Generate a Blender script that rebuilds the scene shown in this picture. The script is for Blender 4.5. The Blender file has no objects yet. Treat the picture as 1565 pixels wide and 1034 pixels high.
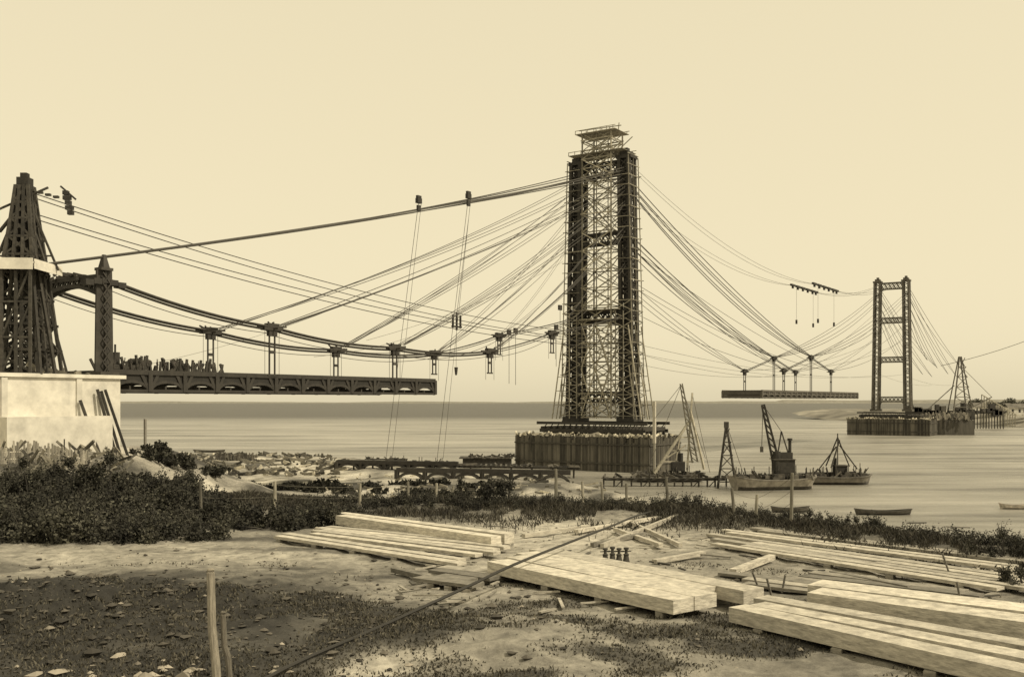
import bpy, math, random
import numpy as np
from mathutils import Vector
random.seed(7); rng=np.random.default_rng(7)
R=random.random
def U(a,b): return random.uniform(a,b)
# ------------------------------------------------------------------ camera station
CAMZ=19.0; F=1521.0; Z0=15.2
def at(a,b,z):      # survey: point at height z seen on a given bearing from the station
    d=(CAMZ-z)*F/(b-613.0); return Vector(((a-782.5)/F*d,d,z))
def ad(a,d,z):      # bearing + distance + height
    return Vector(((a-782.5)/F*d,d,z))
def G(a,b,h=0.0): 
    p=at(a,b,Z0); return Vector((p.x,p.y,Z0+h))
T1=Vector((25.6,282,0)); un=Vector((.558,.83,0)).normalized(); vn=Vector((un.y,-un.x,0))
def B(s,l,z): 
    p=T1+un*s+vn*l; return Vector((p.x,p.y,z))
UP=Vector((0,0,1))
# ------------------------------------------------------------------ materials
def mat(name,col,rough=.8,scale=2.0,var=.35,streak=None,bump=0.0,tone=True,dist=.05):
    m=bpy.data.materials.new(name); m.use_nodes=True; nt=m.node_tree; N=nt.nodes; L=nt.links
    b=N['Principled BSDF']; b.inputs['Roughness'].default_value=rough
    tc=N.new('ShaderNodeTexCoord'); mp=N.new('ShaderNodeMapping'); L.new(tc.outputs['Object'],mp.inputs[0])
    if streak: mp.inputs['Scale'].default_value=streak
    nz=N.new('ShaderNodeTexNoise'); nz.inputs['Scale'].default_value=scale; nz.inputs['Detail'].default_value=8; nz.inputs['Roughness'].default_value=.65
    L.new(mp.outputs[0],nz.inputs['Vector'])
    mr=N.new('ShaderNodeMapRange'); mr.inputs[1].default_value=.3; mr.inputs[2].default_value=.7
    mr.inputs[3].default_value=1-var; mr.inputs[4].default_value=1+var
    L.new(nz.outputs[0],mr.inputs[0])
    val=mr.outputs[0]
    if tone:
        at_=N.new('ShaderNodeAttribute'); at_.attribute_name='tone'
        mu=N.new('ShaderNodeMath'); mu.operation='MULTIPLY'; L.new(val,mu.inputs[0]); L.new(at_.outputs['Fac'],mu.inputs[1]); val=mu.outputs[0]
    vm=N.new('ShaderNodeVectorMath'); vm.operation='SCALE'; vm.inputs[0].default_value=col; L.new(val,vm.inputs['Scale'])
    L.new(vm.outputs[0],b.inputs['Base Color'])
    if bump:
        bp=N.new('ShaderNodeBump'); bp.inputs['Strength'].default_value=bump; bp.inputs['Distance'].default_value=dist
        L.new(nz.outputs[0],bp.inputs['Height']); L.new(bp.outputs[0],b.inputs['Normal'])
    return m
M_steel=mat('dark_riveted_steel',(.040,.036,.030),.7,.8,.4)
M_steelfar=mat('haze_paled_steel',(.12,.11,.092),.8,.3,.4)  # distance haze painted into the base colour, paler than the near steel
M_cable=mat('tarred_wire_rope',(.06,.055,.046),.7,1,.2)
M_wood=mat('scaffold_wood',(.27,.25,.20),.85,1.2,.5)
M_wdark=mat('dark_timber',(.045,.041,.034),.85,1.5,.5)
M_plank=mat('sawn_timber',(.46,.43,.365),.8,3,.42,streak=(1.5,1.5,6),bump=.5)
M_conc=mat('limewashed_concrete',(.60,.575,.51),.85,.5,.22,bump=.3)
M_pile=mat('pier_caisson_wood',(.085,.078,.064),.85,.5,.6,streak=(1,1,.15))
M_leaf=mat('foliage',(.032,.031,.023),.9,.8,.6)
M_grass=mat('dry_grass',(.11,.10,.075),.85,.8,.4)
M_rub=mat('rubble_stone',(.30,.27,.22),.9,.6,.4)
M_hull=mat('boat_paint',(.36,.33,.28),.75,.8,.45)
# ------------------------------------------------------------------ mesh builder
class MB:
    def __init__(s): s.v=[];s.f=[];s.t=[]
    def poly(s,pts,t=1.0):
        n=len(s.v); s.v+= [tuple(p) for p in pts]; s.f.append(tuple(range(n,n+len(pts)))); s.t.append(t)
    def hexa(s,c,t=1.0):
        n=len(s.v); s.v+=[tuple(p) for p in c]
        for q in ((0,3,2,1),(4,5,6,7),(0,1,5,4),(1,2,6,5),(2,3,7,6),(3,0,4,7)):
            s.f.append(tuple(n+i for i in q)); s.t.append(t)
    def beam(s,p,q,w,h=None,t=None,up=UP,taper=1.0):
        h=h or w; p=Vector(p);q=Vector(q); d=(q-p)
        if d.length<1e-6: return
        d.normalize()
        a=d.cross(up)
        if a.length<1e-3: a=d.cross(Vector((un.x,un.y,0)))
        a.normalize(); b=a.cross(d).normalized()
        if t is None: t=U(.75,1.25)
        c=[]
        for (o,k) in ((p,1.0),(q,taper)):
            A=a*w/2*k; Bv=b*h/2*k
            c+= [o-A-Bv,o+A-Bv,o+A+Bv,o-A+Bv]
        s.hexa(c,t)
    def box(s,c,sx,sy,sz,ax=None,ay=None,t=None):
        ax=ax or Vector((1,0,0)); ay=ay or Vector((0,1,0)); c=Vector(c); t=U(.85,1.15) if t is None else t
        k=[]
        for z in (-sz/2,sz/2):
            for (i,j) in ((-1,-1),(1,-1),(1,1),(-1,1)):
                k.append(c+ax*i*sx/2+ay*j*sy/2+UP*z)
        s.hexa(k,t)
    def tube(s,pts,r,n=5,t=1.0,r2=None):
        pts=[Vector(p) for p in pts]; base=len(s.v); m=len(pts)
        for i,p in enumerate(pts):
            d=(pts[min(i+1,m-1)]-pts[max(i-1,0)]).normalized()
            a=d.cross(UP)
            if a.length<1e-3: a=Vector((1,0,0))
            a.normalize(); b=a.cross(d)
            rr=r if r2 is None else r+(r2-r)*i/(m-1)
            for k in range(n):
                th=2*math.pi*k/n; s.v.append(tuple(p+a*math.cos(th)*rr+b*math.sin(th)*rr))
        for i in range(m-1):
            for k in range(n):
                k2=(k+1)%n
                s.f.append((base+i*n+k,base+i*n+k2,base+(i+1)*n+k2,base+(i+1)*n+k)); s.t.append(t)
        s.f.append(tuple(base+k for k in range(n))); s.t.append(t)
        s.f.append(tuple(base+(m-1)*n+k for k in range(n))); s.t.append(t)
    def make(s,name,m,parent=None,smooth=False):
        me=bpy.data.meshes.new(name); me.from_pydata(s.v,[],s.f); 
        a=me.attributes.new('tone','FLOAT','FACE'); a.data.foreach_set('value',s.t)
        me.materials.append(m); me.update()
        if smooth: me.polygons.foreach_set('use_smooth',[True]*len(me.polygons))
        o=bpy.data.objects.new(name,me); bpy.context.collection.objects.link(o)
        if parent: o.parent=parent
        return o
def empty(name,loc=(0,0,0)):
    e=bpy.data.objects.new(name,None); bpy.context.collection.objects.link(e); e.empty_display_size=1; return e
def sag(p,q,s,n=24):
    p=Vector(p);q=Vector(q); return [p.lerp(q,i/n)-UP*(4*s*(i/n)*(1-i/n)) for i in range(n+1)]
def vnoise(x,y,seed=0):
    x=np.asarray(x,float);y=np.asarray(y,float)
    xi=np.floor(x).astype(np.int64);yi=np.floor(y).astype(np.int64);xf=x-xi;yf=y-yi
    def h(a,b):
        n=(a*374761393+b*668265263+seed*144665)&0x7fffffff
        n=((n^(n>>13))*1274126177)&0x7fffffff
        return ((n^(n>>16))&0xffff)/65535.0
    u=xf*xf*(3-2*xf);v=yf*yf*(3-2*yf)
    return (h(xi,yi)*(1-u)+h(xi+1,yi)*u)*(1-v)+(h(xi,yi+1)*(1-u)+h(xi+1,yi+1)*u)*v
def fbm(x,y,o=4,seed=0):
    t=0;a=.5
    for i in range(o): t=t+a*vnoise(x*2**i,y*2**i,seed+i); a*=.5
    return t
def S(x): x=np.clip(x,0,1); return x*x*(3-2*x)
# ------------------------------------------------------------------ terrain
def crest(x):
    return np.interp(x,[-60,-20,-5,1,6,9,12,16,30],[60,42,36,35,34,29,25.5,22,18])
def shore_x(y): 
    return np.interp(y,[30,60,100,160,186,224,275,332,365,400],[30,30,30,29,27,14,-15,-66,-190,-400])
def ground_z(x,y,detail=True):
    x=np.asarray(x,float);y=np.asarray(y,float)
    low=1.3+11*S((-30-x)/30)*S((200-y)/45)+1.4*(fbm(x/6,y/9,4,5)-.5)
    low=low*S((shore_x(y)-x+2)/7)-1.8*S((x-shore_x(y)+1)/5)
    d=(y-crest(x)); k=S(d/14.0)
    up=Z0+.0*x
    if detail:
        up=up+.18*(fbm(x/1.8,y/1.8,3,1)-.47)+.12*(fbm(x*2.2,y*2.2,3,2)-.47)
        m=np.exp(-(((x+7.8)/3.8)**2+((y-17.8)/2.8)**2))
        r1=1-np.abs(2*fbm(x*1.1,y*1.1,5,8)-.95)*2.2
        up=up+m*(.30+.55*(fbm(x*.8,y*.8,5,8)-.45)+.38*(r1-.6)+.30*(fbm(x*4,y*4,3,28)-.45))
        m2=np.exp(-(((x+.2)/2.6)**2+((y-15.6)/1.8)**2)); up=up+m2*.35*fbm(x*1.4,y*1.4,4,18)
        up=up+.25*np.exp(-((y-crest(x)+1)/1.5)**2)
    return up*(1-k)+low*k
def gz(x,y): return float(ground_z(np.array([x]),np.array([y]))[0])
ys=np.concatenate([np.linspace(-30,9,14),9.4*np.exp(np.linspace(0,math.log(440/9.4),700))])
ts=np.linspace(-1,1,640)
Y,Tt=np.meshgrid(ys,ts,indexing='ij'); X=Tt*(14+np.maximum(Y,0)*.85)
Z=ground_z(X,Y)
nv=X.size; co=np.stack([X.ravel(),Y.ravel(),Z.ravel()],1)
nr,nc=X.shape; idx=np.arange(nv).reshape(nr,nc)
fs=np.stack([idx[:-1,:-1],idx[:-1,1:],idx[1:,1:],idx[1:,:-1]],-1).reshape(-1,4)
me=bpy.data.meshes.new('ground'); me.from_pydata(co.tolist(),[],fs.tolist()); 
x=X;y=Y
alb=.21+.0*x
n1=fbm(x/2.2,y/2.2,5,30)
alb=alb*(.35+1.25*n1)
path=np.exp(-((x-(y-22)*.10-.6)/4.0)**2)*np.exp(-((y-28)/6.)**2); alb=alb+.20*path
p3_=np.exp(-(((x+9)/6)**2+((y-24.5)/2.2)**2)); alb=alb+.10*p3_
mnd=np.exp(-(((x+8.0)/4.4)**2+((y-17.8)/3.3)**2)); alb=alb*(1-.86*S(mnd*1.8*(.3+1.4*fbm(x*.9,y*.9,5,12))))
pt=S((fbm(x/1.9,y/1.1,5,44)-.44)*7)*np.exp(-((y-14.5)/6.5)**2); alb=alb*(1-.80*pt)
pt=S((fbm(x/2.5,y/1.2,5,54)-.46)*6)*S((1-x)/4); alb=alb*(1-.6*pt)
p2_=np.exp(-(((x+1.7)/1.0)**2+((y-14.2)/1.0)**2)); alb=alb+.34*p2_*fbm(x*1.5,y*1.5,4,91)
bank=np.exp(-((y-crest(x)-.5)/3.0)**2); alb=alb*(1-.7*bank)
low=S((y-crest(x)-6)/8); alb=alb*(1-low)+low*np.clip(.30+1.5*(fbm(x/8,y/16,5,61)-.5),.06,.5)
wet=low*np.exp(-((shore_x(y)-x)/6)**2); alb=alb*(1-.5*wet)
alb=np.clip(alb,.025,.5)
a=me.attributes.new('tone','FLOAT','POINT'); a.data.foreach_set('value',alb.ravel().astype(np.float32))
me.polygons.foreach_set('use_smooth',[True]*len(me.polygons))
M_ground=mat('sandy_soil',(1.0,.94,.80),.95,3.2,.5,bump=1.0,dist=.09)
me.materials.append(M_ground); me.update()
o=bpy.data.objects.new('ground',me); bpy.context.collection.objects.link(o)
# ------------------------------------------------------------------ water
m=bpy.data.materials.new('bay_water'); m.use_nodes=True; N=m.node_tree.nodes; L=m.node_tree.links; b=N['Principled BSDF']
tc=N.new('ShaderNodeTexCoord'); mp=N.new('ShaderNodeMapping'); mp.inputs['Scale'].default_value=(.25,1,1); mp.inputs['Rotation'].default_value=(0,0,.2); L.new(tc.outputs['Object'],mp.inputs[0])
nz=N.new('ShaderNodeTexNoise'); nz.inputs['Scale'].default_value=.3; nz.inputs['Detail'].default_value=8; nz.inputs['Roughness'].default_value=.75; L.new(mp.outputs[0],nz.inputs[0])
bp=N.new('ShaderNodeBump'); bp.inputs['Strength'].default_value=.9; bp.inputs['Distance'].default_value=.9; L.new(nz.outputs[0],bp.inputs['Height']); L.new(bp.outputs[0],b.inputs['Normal'])
mp2=N.new('ShaderNodeMapping'); mp2.inputs['Scale'].default_value=(.006,.030,1); mp2.inputs['Rotation'].default_value=(0,0,-.06); L.new(tc.outputs['Object'],mp2.inputs[0])
nz2=N.new('ShaderNodeTexNoise'); nz2.inputs['Scale'].default_value=1; nz2.inputs['Detail'].default_value=9; nz2.inputs['Roughness'].default_value=.72; L.new(mp2.outputs[0],nz2.inputs[0])
sx=N.new('ShaderNodeSeparateXYZ'); L.new(tc.outputs['Object'],sx.inputs[0])
ad1=N.new('ShaderNodeMath'); ad1.operation='MULTIPLY_ADD'; ad1.inputs[1].default_value=900; L.new(nz2.outputs[0],ad1.inputs[0]); L.new(sx.outputs['Y'],ad1.inputs[2])
mr=N.new('ShaderNodeMapRange'); mr.inputs[1].default_value=1350; mr.inputs[2].default_value=1650; L.new(ad1.outputs[0],mr.inputs[0])
cr=N.new('ShaderNodeMapRange'); cr.inputs[1].default_value=.38; cr.inputs[2].default_value=.62; cr.inputs[3].default_value=.10; cr.inputs[4].default_value=.36; L.new(nz2.outputs[0],cr.inputs[0])
mx=N.new('ShaderNodeMix'); mx.data_type='FLOAT'; L.new(mr.outputs[0],mx.inputs[0]); L.new(cr.outputs[0],mx.inputs[2]); mx.inputs[3].default_value=.06
vm=N.new('ShaderNodeVectorMath'); vm.operation='SCALE'; vm.inputs[0].default_value=(1,.95,.82); L.new(mx.outputs[0],vm.inputs['Scale']); L.new(vm.outputs[0],b.inputs['Base Color'])
cs=N.new('ShaderNodeMapRange'); cs.inputs[1].default_value=.38; cs.inputs[2].default_value=.62; cs.inputs[3].default_value=.25; cs.inputs[4].default_value=.75; L.new(nz2.outputs[0],cs.inputs[0])
mx2=N.new('ShaderNodeMix'); mx2.data_type='FLOAT'; L.new(mr.outputs[0],mx2.inputs[0]); L.new(cs.outputs[0],mx2.inputs[2]); mx2.inputs[3].default_value=.07; L.new(mx2.outputs[0],b.inputs['Specular IOR Level'])
b.inputs['Roughness'].default_value=.35
w=MB(); w.poly([(-9000,-200,0),(9000,-200,0),(9000,14000,0),(-9000,14000,0)]); w.make('water',m)
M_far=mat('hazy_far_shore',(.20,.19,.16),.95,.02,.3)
h=MB()
xs=np.linspace(-7000,9000,300)
top=6+26*fbm(xs/900,xs*0,4,3)+np.where(xs>2500,12,0)
for i in range(299):
    h.poly([(xs[i],9000,-1),(xs[i+1],9000,-1),(xs[i+1],9300,max(2,top[i+1])),(xs[i],9300,max(2,top[i]))],1)
    h.poly([(xs[i],9300,max(2,top[i])),(xs[i+1],9300,max(2,top[i+1])),(xs[i+1],10000,-1),(xs[i],10000,-1)],1)
h.make('distant_hills',M_far)
h=MB(); nx=60; ny=14
def fb(x,y): return -1+ (9+4*float(fbm(np.array(x/30),np.array(y/30),3,9)))*float(S((x-(365+ (y-760)*-.25))/90))*float(S((y-720)/60))
for i in range(nx):
    for j in range(ny):
        x0=320+i*18; x1=x0+18; y0=720+j*30; y1=y0+30
        h.poly([(x0,y0,fb(x0,y0)),(x1,y0,fb(x1,y0)),(x1,y1,fb(x1,y1)),(x0,y1,fb(x0,y1))],U(.6,1.3))
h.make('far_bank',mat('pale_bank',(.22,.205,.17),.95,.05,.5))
# ------------------------------------------------------------------ bridge towers
def tower_leg(mb,s0,l0,zb,zt,splay,solid):
    sgn=1 if l0>0 else -1
    def c(z,ds,dl):
        k=(zt-z)/(zt-zb); return B(s0+ds*(1+.12*k), l0+sgn*splay*k+dl*(1+.12*k), z)
    hs,hl=1.7,1.45
    for ds in (-hs,hs):
        for dl in (-hl,hl):
            mb.beam(c(zb,ds,dl),c(zt,ds,dl),.95,.95,t=.9,up=un)
    if solid: mb.beam(c(zb,0,0),c(zt,0,0),1.9,2.2,t=.6,up=un)
    n=int((zt-zb)/2.4)
    for i in range(n):
        z0=zb+(zt-zb)*i/n; z1=zb+(zt-zb)*(i+1)/n
        for ds in (-hs,hs):
            mb.beam(c(z0,ds,-hl),c(z1,ds,hl),.22,t=1.1); mb.beam(c(z0,ds,hl),c(z1,ds,-hl),.22,t=1.1)
            if i%3==0: mb.beam(c(z0,ds,-hl),c(z0,ds,hl),.9,.3,t=.8)
        for dl in (-hl,hl):
            mb.beam(c(z0,-hs,dl),c(z1,hs,dl),.3,t=.9); mb.beam(c(z0,hs,dl),c(z1,-hs,dl),.3,t=.9)
            if i%3==0: mb.beam(c(z0,-hs,dl),c(z0,hs,dl),.3,.9,t=.8)
    mb.box(c(zt+.4,0,0),4.6,4.2,.9,vn,un,t=.8); mb.box(c(zt+1.4,0,0),2.6,3.4,1.1,vn,un,t=.8)
    mb.box(c(zt+2.4,0,0),1.2,1.6,1.2,vn,un,t=.8)
    mb.box(c(zb-.5,0,0),5.4,6.0,1.2,vn,un,t=.8)
def strut(mb,s0,z,half,dep,arch=0):
    for ds in (-1.5,1.5):
        mb.beam(B(s0+ds,-half,z),B(s0+ds,half,z),.5,.55,t=.9); mb.beam(B(s0+ds,-half,z-dep),B(s0+ds,half,z-dep),.5,.55,t=.9)
        n=6
        for i in range(n):
            a=-half+2*half*i/n; b_=-half+2*half*(i+1)/n
            mb.beam(B(s0+ds,a,z),B(s0+ds,b_,z-dep),.3); mb.beam(B(s0+ds,b_,z),B(s0+ds,a,z-dep),.3)
        if arch:
            for k in (-1,1):
                pr=None
                for i in range(7):
                    th=math.pi/2*i/6; p=B(s0+ds,k*(half-arch+arch*math.sin(th)),z-dep-arch*(1-math.cos(th)))
                    if pr: mb.beam(pr,p,.3,.35,t=.9)
                    pr=p
    for i in range(7):
        a=-half+2*half*i/6
        mb.beam(B(s0-1.5,a,z),B(s0+1.5,a,z),.2)
def tower(s0,mt,solid):
    mb=MB()
    for l0 in (-7.7,7.7): tower_leg(mb,s0,l0,14.5,86.5,1.0,solid)
    for z,d,a in ((86,3.4,2.6),(66.2,2.8,1.6),(44,2.8,1.6),(21.5,2.8,1.6)): strut(mb,s0,z,6.6,d,a)
    return mb.make('bridge_tower',mt)
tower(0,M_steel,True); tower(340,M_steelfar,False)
# ------------------------------------------------------------------ scaffold around near tower
sc=MB(); scd=MB()
def jit(p,a=.12): return p+Vector((U(-a,a),U(-a,a),U(-a,a)))
lv=np.arange(14.6,94,5.2)
for l in (-4.6,0,4.6):
    for s in (-3.4,3.4):
        sc.beam(B(s,l,14.2),B(s,l,94.3),.34 if l else .22,t=U(.5,1.3),up=un)
for i,z in enumerate(lv):
    for s in (-3.4,3.4):
        sc.beam(jit(B(s,-5.0,z)),jit(B(s,5.0,z)),.28,t=U(.6,1.5))
        if z<90:
            sc.beam(jit(B(s,-4.6,z)),jit(B(s,4.6,z+5.2)),.26,t=U(.7,1.7)); sc.beam(jit(B(s,4.6,z)),jit(B(s,-4.6,z+5.2)),.26,t=U(.7,1.7))
            if R()<.55: sc.beam(jit(B(s,-4.6,z+2.6)),jit(B(s,4.6,z+2.6)),.16,t=U(.6,1.6))
    for l in (-4.6,4.6):
        sc.beam(jit(B(-3.6,l,z)),jit(B(3.6,l,z)),.24,t=U(.5,1.2))
        if z<90: sc.beam(B(-3.4,l,z),B(3.4,l,z+5.2),.18,t=U(.5,1.2))
for z in np.arange(80,94,2.4):
    for s in (-3.4,3.4):
        sc.beam(jit(B(s,-5,z)),jit(B(s,5,z)),.2,t=U(.6,1.4)); 
        for l in (-4.6,0): sc.beam(jit(B(s,l,z)),jit(B(s,l+4.6,z+2.4)),.17,t=U(.6,1.4)); sc.beam(jit(B(s,l+4.6,z)),jit(B(s,l,z+2.4)),.17,t=U(.6,1.4))
    for l in (-4.6,4.6): sc.beam(B(-3.4,l,z),B(3.4,l,z),.2); sc.beam(B(-3.4,l,z),B(3.4,l,z+2.4),.16)
for k in (-1,1):
    for s in (-3.0,0,3.0):
        sc.beam(B(s*1.15,k*11.6,14.2),B(s,k*9.7,87),.22,t=U(.5,1.2),up=un)
    for z in np.arange(15,88,2.9):
        f=(87-z)/72; lo=9.7+1.9*f
        sc.beam(jit(B(-3.4,k*lo,z)),jit(B(3.4,k*lo,z)),.2,t=U(.5,1.3))
        for s in (-3.2,3.2):
            if R()<.7: sc.beam(jit(B(s,k*5.6,z)),jit(B(s,k*(lo+.4+U(0,.4)),z)),.17,t=U(.5,1.5))
        if z<44:
            for s in (-3.4,3.4):
                sc.beam(jit(B(s,k*5.2,z)),jit(B(s,k*lo,z+2.9)),.17,t=U(.7,1.6)); sc.beam(jit(B(s,k*lo,z)),jit(B(s,k*5.2,z+2.9)),.17,t=U(.7,1.6))
    for s in (-3.8,3.8):
        for dl in (6.2,8.6): sc.beam(B(s,k*dl,14.2),B(s,k*dl,44),.22,t=U(.7,1.4),up=un)
    for s in (-4,0,4):
        sc.beam(B(s,k*14.2,14),B(s,k*10.2,40),.26,t=1.3); sc.beam(B(s,k*12.8,14),B(s,k*10.4,29),.22,t=1.1)
        for z in (18,22,26,31): sc.beam(B(s,k*(14.2-4*(z-14)/26),z),B(s,k*10.2,z),.18)
for z in np.arange(16,43,2.6):
    for s in (-4,4): sc.beam(jit(B(s,-5.4,z)),jit(B(s,5.4,z)),.18,t=U(.6,1.6))
for z0_ in (15,28):
    for s in (-4,4):
        for l in (-4.6,0): sc.beam(B(s,l,z0_),B(s,l+4.6,z0_+13),.22,t=1.4); sc.beam(B(s,l+4.6,z0_),B(s,l,z0_+13),.22,t=1.4)
for z,hl in ((94.4,6.4),(88.6,8.6),(44.6,7),(41.8,8.2)):
    for q in np.arange(-4.2,4.3,.8): scd.beam(B(q,-hl,z),B(q,hl,z),.6,.12,t=U(.7,1.5))
for z,hl in ((95.4,6.4),(89.6,8.6)):
    for q in (-4.2,4.2): sc.beam(B(q,-hl,z),B(q,hl,z),.15)
    for l in np.arange(-hl,hl+.1,2): sc.beam(B(-4.2,l,z-1),B(-4.2,l,z+.1),.14,up=un); sc.beam(B(4.2,l,z-1),B(4.2,l,z+.1),.14,up=un)
for l in np.arange(-5,5.1,2.5):
    sc.beam(B(0,l,94),B(0,l+U(-.5,.5),96.6+U(-.6,.6)),.2,up=un)
sc.beam(B(0,-7.5,96.6),B(0,6,96.2),.2); sc.beam(B(0,6,90),B(0,9.5,92.5),.2)
e=empty('tower_scaffold'); sc.make('poles_and_braces',M_wood,e); scd.make('working_platforms',M_wood,e)
# ------------------------------------------------------------------ piers
def pier(s0,Lv,Lu,zt,l0=0):
    e=empty('bridge_pier'); core=MB(); pil=MB(); st=MB(); db=MB()
    core.box(B(s0,l0,zt/2-1),Lv-.6,Lu-.6,zt+2,vn,un,t=.8)
    def side(a,b_):
        p=Vector(a);q=Vector(b_); n=int((q-p).length/.55)
        for i in range(n):
            c=p.lerp(q,(i+.5)/n); hh=zt+U(-.5,.3)+ (1.0 if R()<.08 else 0)-(1.2 if R()<.1 else 0)
            pil.beam((c.x,c.y,-1.5),(c.x,c.y,hh),.5,.3+U(0,.12),up=un,t=U(.45,1.5))
    c=[B(s0-Lu/2,l0-Lv/2,0),B(s0-Lu/2,l0+Lv/2,0),B(s0+Lu/2,l0+Lv/2,0),B(s0+Lu/2,l0-Lv/2,0)]
    for i in range(4): side(c[i],c[(i+1)%4])
    for z in (2.2,zt-2.0):
        for i in range(4):
            a=c[i];b_=c[(i+1)%4]; nn=((a+b_)/2-B(s0,l0,0)).normalized()*.35
            pil.beam(Vector((a.x,a.y,z))+nn,Vector((b_.x,b_.y,z))+nn,.3,.4,t=.7)
    for i in range(260):
        l=l0+U(-Lv/2,Lv/2); p=B(s0+U(-Lu/2,-Lu/2+4) if R()<.6 else s0+U(-Lu/2,Lu/2),l,zt+.2); d=un*U(-1,1)+vn*U(-1,1)+UP*U(-.2,.5)
        db.beam(p,p+d*U(.8,2.0),U(.2,.6),U(.2,1.0),t=U(.5,2.6))
    zz=zt+.9
    for q in np.arange(-6,6.1,2): st.beam(B(s0+q,-16,zz),B(s0+q,16.5,zz),.5,1.0)
    for q in np.arange(-16,16.6,2.0): st.beam(B(s0-7,q,zz+1.2),B(s0+7,q,zz+1.2),.45,1.0)
    for q in (-7,7):
        st.beam(B(s0+q,-16.5,zz+.6),B(s0+q,17,zz+.6),.4,1.0,t=.7); st.beam(B(s0+q,-17.5,zz+2.7),B(s0+q,17.5,zz+2.7),.4,.8,t=.8)
        for l in np.arange(-16,16,2.0): st.beam(B(s0+q,l,zz+.5),B(s0+q,l+2,zz+2.5),.2)
    core.make('fill',M_pile,e); pil.make('sheet_piles',M_pile,e); st.make('grillage',M_steel,e); db.make('deck_debris',M_wood,e)
pier(0,42,20,9.3,-1.8); pier(340,44,20,9.0)
# ------------------------------------------------------------------ deck girders
def deck(s0,s1,name,mt=M_steel,zt=23.3,zb=20.4,panel=6.4):
    e=empty(name); mb=MB(); pk=MB()
    n=max(1,round((s1-s0)/panel))
    for l in (-7.6,7.6):
        mb.beam(B(s0,l,zt),B(s1,l,zt),.7,.7,t=.8); mb.beam(B(s0,l,zb+.15),B(s1,l,zb+.15),.6,.45,t=.8)
        mb.beam(B(s0,l,zt-.9),B(s1,l,zt-.9),.12,1.5,t=.5)
        for i in range(n+1):
            s=s0+(s1-s0)*i/n
            mb.beam(B(s,l,zb),B(s,l,zt),.8,.7,up=un,t=.8)
            if i<n:
                sp=(s1-s0)/n; pr=None
                for k in range(9):
                    th=math.pi*k/8; p=B(s+sp/2-math.cos(th)*sp*.46,l,zb+.2+math.sin(th)*1.35)
                    if pr: mb.beam(pr,p,.45,.45,t=.8)
                    pr=p
                mb.beam(B(s,l,zb),B(s+sp*.25,l,zt),.5,t=.8); mb.beam(B(s+sp,l,zb),B(s+sp*.75,l,zt),.5,t=.8)
    for i in range(n*2+1):
        s=s0+(s1-s0)*i/n/2
        mb.beam(B(s,-7.4,zt-.7),B(s,7.4,zt-.7),.35,1.5,t=.7); mb.beam(B(s,-7.4,zb+.5),B(s,7.4,zb+.5),.3,.8)
    for i in range(n):
        s=s0+(s1-s0)*i/n; s2=s0+(s1-s0)*(i+1)/n
        mb.beam(B(s,-7.4,zb+.3),B(s2,7.4,zb+.3),.2); mb.beam(B(s,7.4,zb+.3),B(s2,-7.4,zb+.3),.2)
    for l in np.arange(-6,6.1,1.5): mb.beam(B(s0,l,zt-.2),B(s1,l,zt-.2),.25,.6)
    s=s0
    while s<s1-.3:
        if R()<.8: pk.beam(B(s,-7.0+U(0,1),zt+.2),B(s,7+U(-1,0),zt+.2),.26,.1)
        s+=.34
    mb.make('girders',mt,e); pk.make('deck_planks',M_wdark,e)
    return e
deck(-161,-86,'bridge_deck')
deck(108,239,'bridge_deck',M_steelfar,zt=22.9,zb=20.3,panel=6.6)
# ------------------------------------------------------------------ chains, cables
e=empty('suspension_cables'); ch=MB(); cb=MB(); hg=MB(); blk=MB()
st=[(-162,36.2),(-130.7,31.3),(-98.9,29.3),(-66.5,29.9),(-40,35.5),(0,43)]
def joint(p,sc_=1):
    blk.box(p,1.0*sc_,4.2*sc_,.6*sc_,vn,un,t=.8); blk.box(p+UP*.6*sc_,.9*sc_,2.6*sc_,.6*sc_,vn,un,t=.8)
    blk.box(p-UP*.65*sc_,.7*sc_,1.8*sc_,1.2*sc_,vn,un,t=.8)
    blk.beam(p+un*-3.2*sc_+UP*.2,p+un*3.2*sc_+UP*.5,.35,.35)
    blk.beam(p+vn*-1.6*sc_,p+vn*1.6*sc_,.3,.3)
    for k in range(5): blk.beam(p+un*U(-2.5,2.5)*sc_-UP*.4,p+un*U(-2.5,2.5)*sc_+UP*U(.6,1.3),.22)
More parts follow.
